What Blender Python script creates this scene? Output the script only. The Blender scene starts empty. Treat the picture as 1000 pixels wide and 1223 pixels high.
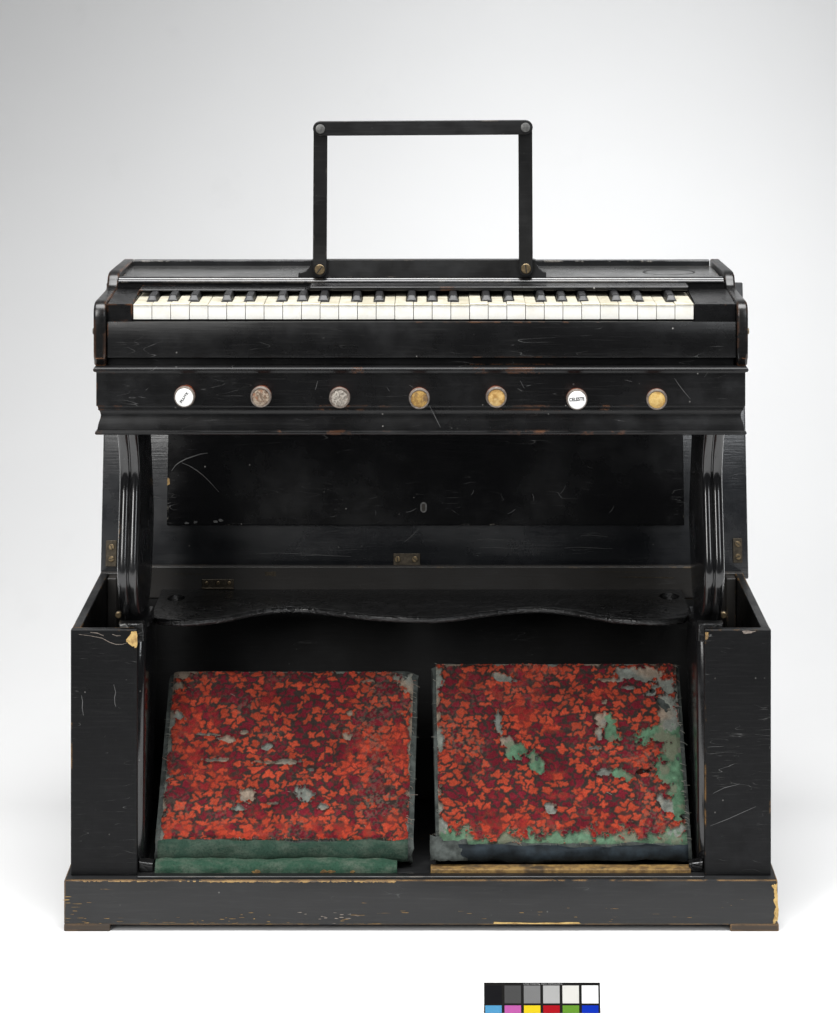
import bpy, bmesh, math, random
import numpy as np
from mathutils import Vector, Matrix
random.seed(7)
S = bpy.context.scene
COL = S.collection
R = math.radians

# ------------------------------------------------------------------ camera
cam = bpy.data.objects.new('camera', bpy.data.cameras.new('camera'))
COL.objects.link(cam)
cam.location = (0.012, -3.6, 1.278)
cam.rotation_euler = (R(90), 0, 0)
cam.data.sensor_fit = 'HORIZONTAL'
cam.data.sensor_width = 36
cam.data.lens = 120.4
cam.data.shift_x = -0.014
cam.data.shift_y = -0.6915
cam.data.clip_end = 100
S.camera = cam

# ------------------------------------------------------------------ light
W = bpy.data.worlds.new('World'); S.world = W; W.use_nodes = True
W.node_tree.nodes['Background'].inputs[0].default_value = (0.92, 0.96, 1.0, 1)
W.node_tree.nodes['Background'].inputs[1].default_value = 0.06

def area(name, loc, target, sx, sy, power, col=(1, 1, 1), spread=180):
    l = bpy.data.lights.new(name, 'AREA'); l.shape = 'RECTANGLE'; l.size = sx; l.size_y = sy
    l.energy = power; l.color = col; l.spread = R(spread)
    o = bpy.data.objects.new(name, l); COL.objects.link(o); o.location = loc
    o.rotation_euler = (Vector(target) - Vector(loc)).to_track_quat('-Z', 'Y').to_euler()
    return o
area('key_softbox', (-1.65, -2.9, 2.0), (0, 0.1, 0.45), 0.8, 1.6, 54, (1, 0.99, 0.97))
area('fill_softbox', (1.95, -2.9, 1.9), (0, 0.2, 0.4), 0.8, 1.5, 25, (0.95, 0.975, 1))
area('overhead_softbox', (0.10, -0.72, 3.0), (0.10, -0.55, 0), 3.2, 1.8, 98, spread=120)
area('backdrop_lamp', (0.66, 1.1, 2.4), (0.24, 2.6, 0.70), 0.6, 0.4, 8.6, (0.98, 0.99, 1), spread=90)

S.view_settings.view_transform = 'Standard'
S.view_settings.look = 'None'
S.view_settings.exposure = 0.0
S.view_settings.gamma = 1.0
S.view_settings.use_curve_mapping = False

# ------------------------------------------------------------------ helpers
def link(name, me, mat, parent=None, smooth=False):
    o = bpy.data.objects.new(name, me); COL.objects.link(o)
    mats = mat if isinstance(mat, (list, tuple)) else [mat]
    if not me.materials:
        for m in mats: me.materials.append(m)
    if smooth:
        me.polygons.foreach_set('use_smooth', [True] * len(me.polygons))
    if parent: o.parent = parent
    return o
def obj(name, bm, mat, parent=None, smooth=False, angle=None):
    me = bpy.data.meshes.new(name)
    bmesh.ops.recalc_face_normals(bm, faces=bm.faces)
    if angle is not None:
        for f in bm.faces: f.smooth = True
        for e in bm.edges:
            if len(e.link_faces) == 2 and e.calc_face_angle(0) > R(angle): e.smooth = False
    bm.to_mesh(me); bm.free()
    return link(name, me, mat, parent, smooth)
def bevel(bm, w, seg=1, geom=None):
    if w > 0:
        bmesh.ops.bevel(bm, geom=geom or bm.edges[:], offset=w, segments=seg, profile=0.5, affect='EDGES', clamp_overlap=True)
def box(x0, x1, y0, y1, z0, z1, bev=0.0008, seg=1, bm=None):
    b = bmesh.new()
    bmesh.ops.create_cube(b, size=1)
    for v in b.verts:
        v.co = Vector((x0 + (v.co.x + .5) * (x1 - x0), y0 + (v.co.y + .5) * (y1 - y0), z0 + (v.co.z + .5) * (z1 - z0)))
    bevel(b, bev, seg)
    if bm is None: return b
    me = bpy.data.meshes.new('t'); b.to_mesh(me); b.free(); bm.from_mesh(me); bpy.data.meshes.remove(me)
    return bm
def prism(pts, axis, a, b, bev=0.0, seg=1):
    """extrude a 2D outline: axis 'x' -> pts are (y,z); 'y' -> (x,z); 'z' -> (x,y)"""
    bm = bmesh.new()
    def mk(p, t):
        if axis == 'x': return (t, p[0], p[1])
        if axis == 'y': return (p[0], t, p[1])
        return (p[0], p[1], t)
    va = [bm.verts.new(mk(p, a)) for p in pts]; vb = [bm.verts.new(mk(p, b)) for p in pts]
    fa = bm.faces.new(va); fb = bm.faces.new(vb[::-1])
    n = len(pts)
    for i in range(n): bm.faces.new((va[i], vb[i], vb[(i + 1) % n], va[(i + 1) % n]))
    if bev > 0:
        caps = list(fa.edges) + list(fb.edges)
        bmesh.ops.recalc_face_normals(bm, faces=bm.faces)
        bevel(bm, bev, seg, caps)
    return bm
def disc(cx, cz, y0, y1, r, n=32, bev=0.0, seg=2, tilt=0):
    """cylinder with its axis along y"""
    return prism([(cx + r * math.cos(2 * math.pi * i / n), cz + r * math.sin(2 * math.pi * i / n)) for i in range(n)], 'y', y0, y1, bev, seg)
def spline(keys, n):
    """smooth interpolation through (t, value) keys"""
    ts = np.array([k[0] for k in keys], float); vs = np.array([k[1] for k in keys], float)
    m = np.gradient(vs, ts)
    q = np.linspace(ts[0], ts[-1], n); out = []
    for t in q:
        i = min(max(np.searchsorted(ts, t) - 1, 0), len(ts) - 2)
        h = ts[i + 1] - ts[i]; u = (t - ts[i]) / h
        out.append((2*u**3-3*u**2+1)*vs[i] + (u**3-2*u**2+u)*h*m[i] + (-2*u**3+3*u**2)*vs[i+1] + (u**3-u**2)*h*m[i+1])
    return q, np.array(out)

# ------------------------------------------------------------------ materials
class NT:
    def __init__(s, name):
        s.m = bpy.data.materials.new(name); s.m.use_nodes = True
        s.t = s.m.node_tree; s.b = s.t.nodes['Principled BSDF']
    def n(s, typ, **kw):
        x = s.t.nodes.new(typ)
        for k, v in kw.items(): setattr(x, k, v)
        return x
    def l(s, a, b): s.t.links.new(a, b)
    def math(s, op, a, b=None, clamp=False):
        x = s.n('ShaderNodeMath', operation=op, use_clamp=clamp)
        for i, v in enumerate((a, b)):
            if v is None: continue
            if isinstance(v, (int, float)): x.inputs[i].default_value = v
            else: s.l(v, x.inputs[i])
        return x.outputs[0]
    def coord(s, scale=(1, 1, 1), rot=(0, 0, 0), loc=(0, 0, 0)):
        if not hasattr(s, 'tc'): s.tc = s.n('ShaderNodeTexCoord')
        mp = s.n('ShaderNodeMapping'); s.l(s.tc.outputs['Object'], mp.inputs[0])
        mp.inputs[1].default_value = loc; mp.inputs[2].default_value = rot; mp.inputs[3].default_value = scale
        return mp.outputs[0]
    def noise(s, vec, scale, detail=4, rough=0.5, dist=0):
        x = s.n('ShaderNodeTexNoise'); s.l(vec, x.inputs['Vector'])
        x.inputs['Scale'].default_value = scale; x.inputs['Detail'].default_value = detail
        x.inputs['Roughness'].default_value = rough; x.inputs['Distortion'].default_value = dist
        return x.outputs[0]
    def ramp(s, f, a, b, va=0.0, vb=1.0):
        x = s.n('ShaderNodeMapRange', interpolation_type='SMOOTHSTEP'); s.l(f, x.inputs[0])
        x.inputs[1].default_value = a; x.inputs[2].default_value = b; x.inputs[3].default_value = va; x.inputs[4].default_value = vb
        return x.outputs[0]
    def mix(s, f, a, b):
        x = s.n('ShaderNodeMix', data_type='RGBA')
        if isinstance(f, (int, float)): x.inputs[0].default_value = f
        else: s.l(f, x.inputs[0])
        for i, v in ((6, a), (7, b)):
            if isinstance(v, (tuple, list)): x.inputs[i].default_value = (*v[:3], 1)
            else: s.l(v, x.inputs[i])
        return x.outputs[2]

def ebony(name, base=(0.0085, 0.0088, 0.0095), rough=0.36, wear=0.35, scratch=0.5, dust=0.35, wearcol=(0.30, 0.165, 0.055),
          edgecol=None, streak=0.0, spec=0.5, seed=0.0, edge_gain=6.0, haze=.55, crackle=0.0, bump=.34):
    t = NT(name)
    c = t.coord(loc=(seed, seed * 1.7, seed * .6))
    big = t.noise(c, 5, 6, .6)
    mid = t.noise(c, 38, 5, .6)
    grain = t.noise(t.coord(scale=(4, 90, 90), loc=(seed, 0, 0)), 4, 5, .65)
    # worn grey bloom on the lacquer
    bloom = t.math('MULTIPLY', t.ramp(big, .42, .75), t.ramp(mid, .3, .75))
    col = t.mix(t.math('MULTIPLY', bloom, haze), base, (0.028, 0.029, 0.031))
    col = t.mix(t.math('MULTIPLY', t.ramp(grain, .48, .78), 1.0 * haze), col, (0.022, 0.022, 0.022))
    # hairline scratches: contour lines of stretched noise, broken up by a mask
    sc = None
    for i, (ang, st) in enumerate(((0.5, 1.0), (-0.75, .8), (1.25, 1.2), (0.12, .9))):
        v = t.coord(scale=(3.2 * st, 3.2, 22), rot=(0, ang, 0), loc=(seed + i * 3.1, 0, i * 1.3))
        n = t.noise(v, 3.0, 1.5, .5)
        ln = t.math('SUBTRACT', 1.0, t.math('DIVIDE', t.math('ABSOLUTE', t.math('SUBTRACT', n, .5)), .0030), True)
        mk = t.ramp(t.noise(t.coord(loc=(seed * 2 + i * 7.7, 1.1 * i, 0)), 15, 4, .65), .57, .72)
        w = t.math('MULTIPLY', ln, mk)
        sc = w if sc is None else t.math('MAXIMUM', sc, w)
    sc = t.math('MULTIPLY', sc, scratch)
    col = t.mix(t.math('MULTIPLY', sc, .75), col, (0.20, 0.20, 0.195))
    # specks of dust and nicks
    vo = t.n('ShaderNodeTexVoronoi'); t.l(c, vo.inputs['Vector']); vo.inputs['Scale'].default_value = 95
    sepc = t.n('ShaderNodeSeparateColor'); t.l(vo.outputs['Color'], sepc.inputs[0])
    sp = t.math('MULTIPLY', t.ramp(vo.outputs['Distance'], .07, .13, 1, 0), t.ramp(sepc.outputs[0], .86, .9))
    sp = t.math('MULTIPLY', sp, t.math('MULTIPLY', t.ramp(t.noise(c, 9, 3), .48, .62), dust))
    col = t.mix(sp, col, (0.35, 0.34, 0.32))
    # edges rubbed down to the wood
    bv = t.n('ShaderNodeBevel', samples=4); bv.inputs[0].default_value = .0032
    ge = t.n('ShaderNodeNewGeometry')
    dt = t.n('ShaderNodeVectorMath', operation='DOT_PRODUCT'); t.l(bv.outputs[0], dt.inputs[0]); t.l(ge.outputs['Normal'], dt.inputs[1])
    ed = t.math('MULTIPLY', t.math('SUBTRACT', 1.0, dt.outputs['Value']), edge_gain, True)
    en = t.noise(t.coord(loc=(seed, 0, 2)), 55, 6, .7)
    el = t.noise(t.coord(loc=(seed + 5, 0, 2)), 7, 3, .5)
    thr = t.math('ADD', en, t.math('MULTIPLY', t.math('SUBTRACT', el, .5), 1.1))
    em = t.math('MULTIPLY', ed, t.ramp(thr, .72 - wear * .42, .80 - wear * .42))
    ecol = t.mix(t.ramp(mid, .45, .6), wearcol, edgecol or tuple(x * .35 for x in wearcol))
    col = t.mix(em, col, ecol)
    mask = em
    if streak > 0:   # long flakes along the grain
        s1 = t.noise(t.coord(scale=(9, 60, 130), loc=(seed, 0, 0)), 2.2, 5, .65)
        s2 = t.ramp(t.noise(t.coord(loc=(seed + 2, 0, 0)), 5.5, 3), .5, .62)
        sm = t.math('MULTIPLY', t.math('MULTIPLY', t.ramp(s1, .665, .69), s2), streak, True)
        col = t.mix(sm, col, wearcol); mask = t.math('MAXIMUM', mask, sm)
    t.l(col, t.b.inputs['Base Color'])
    rg = t.math('ADD', t.math('MULTIPLY', t.ramp(big, .3, .75), .22), rough - .08)
    rg = t.math('ADD', rg, t.math('MULTIPLY', t.ramp(mid, .35, .7), .06))
    rg = t.math('ADD', rg, t.math('MULTIPLY', mask, .3), True)
    t.l(rg, t.b.inputs['Roughness'])
    t.b.inputs['Specular IOR Level'].default_value = spec
    h = t.math('ADD', t.math('MULTIPLY', grain, .5), t.math('MULTIPLY', mid, .35))
    h = t.math('SUBTRACT', h, t.math('ADD', sc, mask))
    if crackle > 0:   # lacquer shrunk into a network of fine ridges
        cv = t.n('ShaderNodeTexVoronoi', feature='DISTANCE_TO_EDGE'); cw = t.n('ShaderNodeVectorMath', operation='ADD')
        t.l(t.coord(scale=(.45, 1, 1)), cw.inputs[0]); wn = t.n('ShaderNodeTexNoise'); wn.inputs['Scale'].default_value = 45
        t.l(c, wn.inputs['Vector']); ws = t.n('ShaderNodeVectorMath', operation='SCALE'); t.l(wn.outputs['Color'], ws.inputs[0]); ws.inputs['Scale'].default_value = .02
        t.l(ws.outputs[0], cw.inputs[1]); t.l(cw.outputs[0], cv.inputs['Vector']); cv.inputs['Scale'].default_value = 120
        h = t.math('SUBTRACT', h, t.ramp(cv.outputs['Distance'], .0, .22, crackle, 0.0))
    bp = t.n('ShaderNodeBump'); bp.inputs['Strength'].default_value = bump; bp.inputs['Distance'].default_value = .0008
    t.l(h, bp.inputs['Height']); t.l(bp.outputs[0], t.b.inputs['Normal'])
    return t.m

def plain(name, col, rough=.5, metal=0.0, var=.25, scale=120, bump=.1, spec=.5):
    t = NT(name); c = t.coord()
    n = t.noise(c, scale, 5, .65)
    t.l(t.mix(t.ramp(n, .3, .75), tuple(x * (1 - var) for x in col), tuple(min(1, x * (1 + var)) for x in col)), t.b.inputs['Base Color'])
    t.b.inputs['Roughness'].default_value = rough; t.b.inputs['Metallic'].default_value = metal
    t.b.inputs['Specular IOR Level'].default_value = spec
    if bump:
        bp = t.n('ShaderNodeBump'); bp.inputs['Strength'].default_value = bump; bp.inputs['Distance'].default_value = .001
        t.l(n, bp.inputs['Height']); t.l(bp.outputs[0], t.b.inputs['Normal'])
    return t.m

def mottled(name, a, b, c3, scale):
    t = NT(name); c = t.coord()
    n1 = t.noise(c, scale, 5, .7); n2 = t.noise(c, scale * .35, 3, .6)
    col = t.mix(t.ramp(n1, .38, .62), a, b); col = t.mix(t.ramp(n2, .5, .68), col, c3)
    t.l(col, t.b.inputs['Base Color']); t.b.inputs['Roughness'].default_value = .6
    bp = t.n('ShaderNodeBump'); bp.inputs['Strength'].default_value = .6; bp.inputs['Distance'].default_value = .001
    t.l(n1, bp.inputs['Height']); t.l(bp.outputs[0], t.b.inputs['Normal'])
    return t.m
M = {}
M['case'] = ebony('ebonised_case', wear=.30, scratch=1.0, rough=.34, spec=.12, haze=.4, seed=0.0, base=(0.0060, 0.0062, 0.0066))
M['plinth'] = ebony('ebonised_plinth', wear=1.0, scratch=.3, rough=.44, streak=.9, dust=.3, wearcol=(.30, .165, .052), seed=3.3, base=(0.0072, 0.0075, 0.0080), edge_gain=9.0)
M['foot'] = ebony('worn_foot', wear=1.1, scratch=.3, rough=.55, streak=1, wearcol=(.22, .125, .05), seed=1.2, edge_gain=8.0, base=(.035, .022, .012))
M['rail'] = ebony('ebonised_front', wear=.22, scratch=.7, rough=.25, spec=.27, haze=.4, dust=.7, wearcol=(.16, .06, .02), seed=6.1, base=(0.0055, 0.0055, 0.0058))
M['cheek'] = ebony('ebonised_cheek', wear=.62, scratch=.4, rough=.24, wearcol=(.24, .09, .03), seed=8.4, base=(0.006, 0.006, 0.006))
M['cheek_worn'] = ebony('rubbed_cheek', wear=.95, scratch=.4, rough=.24, wearcol=(.34, .14, .055), seed=8.9, base=(0.006, 0.006, 0.006), edge_gain=8.0)
M['leg'] = ebony('polished_leg', wear=-.2, scratch=.3, rough=.14, bump=.08, dust=.6, seed=2.7, spec=.7, base=(0.006, 0.006, 0.0065))
M['lid'] = ebony('ebonised_lid', wear=.25, scratch=.45, rough=.25, spec=.75, haze=.3, wearcol=(.18, .17, .15), seed=5.0, base=(0.0085, 0.0095, 0.0115))
M['panel'] = ebony('ebonised_panel', wear=.22, scratch=.55, rough=.19, spec=.35, haze=.12, dust=.8, wearcol=(.26, .24, .20), seed=9.0, base=(0.0025, 0.0025, 0.0028))
M['inside'] = ebony('dull_inside', wear=.35, scratch=.35, rough=.5, dust=.3, wearcol=(.2, .13, .06), seed=4.4, base=(0.020, 0.018, 0.016))
M['board'] = ebony('dusky_board', wear=.2, scratch=.4, rough=.45, spec=.3, dust=.5, seed=4.9, base=(0.012, 0.0118, 0.0118))
M['shelf'] = ebony('crazed_shelf', wear=.3, scratch=.3, rough=.28, haze=.35, crackle=1.6, wearcol=(.1, .09, .08), seed=7.7, base=(0.008, 0.008, 0.0082))
M['top'] = ebony('ebonised_top', wear=.5, scratch=.25, rough=.09, bump=.05, spec=1.0, dust=.4, wearcol=(.26, .23, .19), seed=11.0)
M['dusty_sheen_top'] = ebony('dusty_sheen_top', wear=.2, scratch=.2, rough=.18, bump=.05, spec=1.0, dust=.4, haze=.3, seed=11.5, base=(0.045, 0.045, 0.044))  # dust film, with the backdrop's reflection also greyed into the base colour
M['rack'] = ebony('rack_strip', wear=.4, scratch=.3, rough=.36, spec=.4, wearcol=(.14, .12, .10), seed=12.0, base=(0.006, 0.006, 0.0062))
M['brass'] = plain('dull_brass', (.22, .165, .095), .42, .8, .35, 300)
M['brass_dark'] = plain('tarnished_brass', (.075, .062, .045), .5, .75, .4, 200)
M['steel'] = plain('grey_rivet', (.16, .16, .155), .45, .7, .3, 300)
M['slot'] = plain('screw_slot', (.02, .016, .012), .7)
M['raw'] = mottled('bare_wood', (.55, .38, .14), (.44, .28, .09), (.27, .16, .05), 220)
M['gold'] = mottled('bare_lath', (.30, .185, .06), (.13, .075, .028), (.05, .035, .02), 90)
M['scratch'] = plain('scratch_line', (.075, .075, .075), .5)
M['blackkey'] = plain('black_key', (.012, .012, .013), .42, 0, .2, 200, .05)
M['cloth'] = plain('blue_black_cloth', (.012, .018, .023), .75, 0, .6, 45, .6, .2)
M['grey_cloth'] = plain('grey_dusty_cloth', (.055, .062, .058), .95, 0, .5, 70, .8, .1)
M['thread'] = mottled('thread', (.20, .19, .16), (.09, .10, .085), (.16, .05, .03), 60)
M['ink'] = plain('black_ink', (.01, .01, .01), .6)
M['knob_wood'] = plain('red_brown_knob', (.15, .036, .015), .25, 0, .4, 150, .05)
M['knob_ring'] = plain('worn_ring', (.26, .22, .19), .4, .5, .4, 300, .1)
M['porcelain'] = plain('white_porcelain', (.84, .84, .83), .2, 0, .02, 60, 0)

def felt(name, green, pale, amt):
    t = NT(name)
    n1 = t.noise(t.coord(scale=(.6, 1, 1)), 55, 7, .75); n2 = t.noise(t.coord(), 380, 3, .6)
    col = t.mix(t.math('MULTIPLY', t.ramp(n1, .40, .68), amt), green, pale)
    col = t.mix(t.math('MULTIPLY', t.ramp(n2, .45, .75), .5), col, tuple(x * .35 for x in green))
    t.l(col, t.b.inputs['Base Color']); t.b.inputs['Roughness'].default_value = .95; t.b.inputs['Specular IOR Level'].default_value = .1
    bp = t.n('ShaderNodeBump'); bp.inputs['Strength'].default_value = .7; bp.inputs['Distance'].default_value = .001
    t.l(n2, bp.inputs['Height']); t.l(bp.outputs[0], t.b.inputs['Normal'])
    return t.m
M['felt'] = felt('green_felt', (.024, .050, .036), (.085, .105, .082), .6)
M['felt_pale'] = felt('faded_green_felt', (.026, .064, .042), (.12, .14, .11), .6)
M['face_brown'] = mottled('glue_brown', (.10, .06, .035), (.36, .29, .22), (.22, .10, .05), 420)
M['face_grey'] = mottled('glue_grey', (.10, .085, .07), (.42, .38, .33), (.25, .21, .17), 420)
M['face_ochre'] = mottled('glue_ochre', (.22, .12, .025), (.40, .24, .06), (.14, .08, .03), 260)
M['face_tan'] = mottled('paper_rest', (.55, .36, .13), (.30, .16, .035), (.62, .46, .22), 150)
M['face_yellow'] = mottled('yellow_face', (.48, .30, .08), (.60, .42, .15), (.36, .20, .05), 200)

def ivory_mat(name, col, dirt, amt, tint):
    t = NT(name); c = t.coord()
    n = t.noise(c, 60, 5, .65); n2 = t.noise(t.coord(scale=(1, .25, 1)), 260, 3, .6)
    col = t.mix(t.math('MULTIPLY', t.ramp(n, .38, .72), amt), col, dirt)
    col = t.mix(t.math('MULTIPLY', t.ramp(n2, .55, .75), amt * .5), col, tuple(x * .7 for x in dirt))
    oi = t.n('ShaderNodeObjectInfo'); col = t.mix(t.math('MULTIPLY', t.ramp(oi.outputs['Random'], .35, 1.0), tint), col, dirt)
    t.l(col, t.b.inputs['Base Color']); t.b.inputs['Roughness'].default_value = .32
    return t.m
M['ivory_top'] = ivory_mat('ivory_top', (.62, .585, .48), (.40, .36, .25), .75, .4)  # yellowing plus the shading of the key tops, both put into the colour
M['ivory_front'] = ivory_mat('ivory_front', (.83, .825, .79), (.72, .67, .55), .4, .12)  # same ivory made paler: light on the key fronts put into the colour

def paper():
    t = NT('white_studio_paper'); c = t.coord()
    n = t.noise(c, .9, 4, .6)
    col = t.mix(t.ramp(n, .3, .7), (.80, .80, .80), (.825, .825, .825))
    n2 = t.noise(t.coord(scale=(1, .35, 1)), 6, 5, .6)
    col = t.mix(t.math('MULTIPLY', t.ramp(n2, .62, .75), .25), col, (.74, .74, .74))
    t.l(col, t.b.inputs['Base Color']); t.b.inputs['Roughness'].default_value = .85
    t.b.inputs['Specular IOR Level'].default_value = .15
    bp = t.n('ShaderNodeBump'); bp.inputs['Strength'].default_value = .08; bp.inputs['Distance'].default_value = .02
    t.l(t.noise(c, 3, 3), bp.inputs['Height']); t.l(bp.outputs[0], t.b.inputs['Normal'])
    return t.m
M['paper'] = paper()

# ------------------------------------------------------------------ the setting
prof = [(-1.1, 0.0), (0.0, 0.0), (1.1, 0.0)]
for i in range(1, 25):
    a = (math.pi / 2) * i / 24
    prof.append((1.1 + 2.0 * math.sin(a), 2.0 * (1 - math.cos(a))))
prof.append((3.1, 4.5))
bm = bmesh.new(); rows = []
for (y, z) in prof: rows.append([bm.verts.new((x, y, z)) for x in (-3.2, -1, 1, 3.2)])
for a, b in zip(rows, rows[1:]):
    for i in range(3): bm.faces.new((a[i], a[i + 1], b[i + 1], b[i]))
bd = obj('studio_backdrop', bm, M['paper'], smooth=True); bd['kind'] = 'structure'

# ------------------------------------------------------------------ the harmonium
root = bpy.data.objects.new('portable_harmonium', None); COL.objects.link(root)
root.location = (0, 0, 0)
root['label'] = 'black ebonised folding harmonium with ivory keys and two worn red carpet pedals'
root['category'] = 'harmonium'

def screw(parent, x, z, y, r, mat='brass', ang=.6, n=20):
    """round slotted head facing the viewer, back of the head at y"""
    bm = disc(x, z, y - .0022, y, r, n, .0006, 1)
    nf = len(bm.faces)
    b = box(-r * .82, r * .82, y - .0025, y - .0015, -r * .11, r * .11, 0)
    bmesh.ops.transform(b, matrix=Matrix.Translation((x, 0, z)) @ Matrix.Rotation(ang, 4, 'Y'), verts=b.verts)
    for f in b.faces: f.material_index = 1
    me = bpy.data.meshes.new('t'); b.to_mesh(me); b.free(); bm.from_mesh(me); bpy.data.meshes.remove(me)
    return obj('screw', bm, [M[mat], M['slot']], parent)
def decal(name, pts, y, mat, parent, th=.0004, jitter=.0008, sub=4):
    """thin chip with a ragged outline lying on a front (y) face"""
    out = []
    for a, b in zip(pts, pts[1:] + pts[:1]):
        for k in range(sub):
            t = k / sub
            j = 0 if k == 0 else jitter
            out.append((a[0] + (b[0] - a[0]) * t + random.uniform(-j, j), a[1] + (b[1] - a[1]) * t + random.uniform(-j, j)))
    return obj(name, prism(out, 'y', y - th, y + .0006), mat, parent)
def scratch(pts, y, w, parent, mat=None, slope=0.0, z0=0.0):
    """thin raised hairline through (x,z) points; slope leans it back with a tilted board"""
    bm = bmesh.new(); L = []; n = len(pts)
    for i, (x, z) in enumerate(pts):
        a = Vector(pts[max(i - 1, 0)]); b = Vector(pts[min(i + 1, n - 1)]); d = (b - a).normalized()
        ww = w * (0.3 + 0.7 * math.sin(math.pi * (i + .3) / (n - .4)))
        yy = y + (z - z0) * slope - .0003
        L.append((bm.verts.new((x - d.y * ww, yy, z + d.x * ww)), bm.verts.new((x + d.y * ww, yy, z - d.x * ww))))
    for (a, b), (c, d) in zip(L, L[1:]): bm.faces.new((a, b, d, c))
    return obj('scratch', bm, mat or M['scratch'], parent)

# --- plinth and feet
bm = box(-.457, .457, -.016, .345, .008, .066, .0022, 2)
plinth = obj('plinth', bm, M['plinth'], root, angle=35)
for x0, x1 in ((-.457, -.398), (.396, .4585)):
    for y0, y1 in ((-.0165, .035), (.29, .34)):
        obj('foot', box(x0, x1, y0, y1, 0, .0095, .0015, 2), M['foot'], root)
decal('paint_chip', [(.4500, .0600), (.4566, .0615), (.4566, .013), (.4510, .0105), (.4535, .0294), (.4525, .0455)], -.016, M['raw'], plinth, jitter=.0016, sub=6)
decal('paint_chip', [(.0935, .0122), (.147, .0108), (.2006, .0117), (.2049, .0100), (.0935, .0098)], -.016, M['raw'], plinth, jitter=.0006)

def flecks(parent, spots, y, mat, name):
    bm = bmesh.new()
    for (x, z, w, h) in spots:
        n = 7; vs = [bm.verts.new((x + w * math.cos(2 * math.pi * i / n) * random.uniform(.6, 1.2), y - .0003, z + h * math.sin(2 * math.pi * i / n) * random.uniform(.5, 1.3))) for i in range(n)]
        bm.faces.new(vs)
    o = obj(name, bm, mat, parent); o['kind'] = 'stuff'; return o
g = random.gauss
flecks(plinth, [(random.uniform(-.44, .0) , .0085 + abs(g(0, .007)), random.uniform(.001, .006), random.uniform(.0002, .0006)) for _ in range(46)], -.016, M['gold'], 'scuff')
flecks(plinth, [(-.115 + g(0, .025), .019 + g(0, .005), random.uniform(.001, .004), random.uniform(.0002, .0006)) for _ in range(16)], -.016, M['knob_ring'], 'scuff')
flecks(plinth, [(random.uniform(.05, .44), .012 + abs(g(0, .012)), random.uniform(.001, .005), random.uniform(.0002, .0004)) for _ in range(14)], -.016, M['gold'], 'scuff')
flecks(plinth, [(-.455 + abs(g(0, .012)), random.uniform(.015, .045), random.uniform(.002, .008), random.uniform(.0002, .0006)) for _ in range(10)], -.016, M['gold'], 'scuff')
# worn arris along the front of the plinth
def arris(xa, xb, hmax, dens, mat):
    bm = bmesh.new(); x = xa; prev = None
    while x < xb:
        h = hmax * max(0, random.random() - (1 - dens)) / dens
        if prev and (h > 0 or prev[2] > 0):
            vs = [bm.verts.new((prev[0], -.0163, .0637)), bm.verts.new((x, -.0163, .0637)), bm.verts.new((x, -.0163, .0637 - h)), bm.verts.new((prev[0], -.0163, .0637 - prev[2]))]
            bm.faces.new(vs)
            vs = [bm.verts.new((prev[0], -.0163, .0637)), bm.verts.new((x, -.0163, .0637)), bm.verts.new((x, -.0150, .0656)), bm.verts.new((prev[0], -.0150, .0656))]
            bm.faces.new(vs)
        prev = (x, 0, h); x += random.uniform(.001, .003)
    o = obj('worn_edge', bm, mat, plinth); o['kind'] = 'stuff'
arris(-.27, -.03, .0018, .8, M['gold']); arris(-.45, -.27, .0009, .35, M['gold'])

# --- box of the case
case = obj('case_back', box(-.45, .45, .320, .3315, .066, .382, .0008), M['inside'], root)
for s in (-1, 1):
    w = obj('case_side', box(min(s * .45, s * .4385), max(s * .45, s * .4385), .0125, .3195, .066, .382, .0009), M['case'], root)
    f = obj('case_front', box(min(s * .4503, s * .365), max(s * .4503, s * .365), 0, .012, .066, .3823, .0009), M['case'], root)
    obj('cleat', box(min(s * .4380, s * .425), max(s * .4380, s * .425), .30, .3195, .066, .379, .001), M['inside'], w)
    obj('partition', box(min(s * .389, s * .395), max(s * .389, s * .395), .0125, .3195, .066, .352, .0006), M['inside'], root)
    if s < 0:
        decal('paint_chip', [(-.3793, .3694), (-.3734, .3769), (-.3723, .3801), (-.3656, .3801), (-.3656, .3597), (-.3713, .3608), (-.3766, .3651)], 0, M['raw'], f, jitter=.0012)
        scratch([(-.440, .3765), (-.425, .3745), (-.41, .3715), (-.400, .3660), (-.392, .3635), (-.384, .3635), (-.378, .3655)], 0, .0004, f, M['knob_ring'])
        scratch([(-.425, .3790), (-.416, .3780), (-.408, .3745)], 0, .0005, f, M['knob_ring'])
        scratch([(-.397, .3765), (-.391, .3745), (-.386, .3748)], 0, .00045, f, M['knob_ring'])
        scratch([(-.4365, .298), (-.4350, .290), (-.4355, .282), (-.434, .272)], 0, .0005, f)
        scratch([(-.395, .312), (-.3925, .302), (-.394, .295), (-.3935, .287), (-.392, .283)], 0, .0005, f)
    else:
        decal('paint_chip', [(.3656, .379), (.3700, .379), (.3692, .3705), (.3660, .3694)], 0, M['gold'], f, jitter=.0006)
        decal('paint_chip', [(.4136, .3808), (.4308, .3808), (.4254, .3780), (.4146, .3776)], 0, M['knob_ring'], f, jitter=.0008)
        scratch([(.372, .130), (.395, .139), (.415, .148), (.431, .155)], 0, .0004, f)
        scratch([(.376, .172), (.39, .179), (.41, .184)], 0, .0004, f)
        # worn carrying handle seen on edge
        h = obj('side_handle', box(.4495, .4535, .07, .15, .315, .338, .0015, 2), M['brass_dark'], root)
        obj('handle_knob', box(.4525, .458, .10, .13, .312, .324, .002, 2), M['brass_dark'], h)

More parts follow.
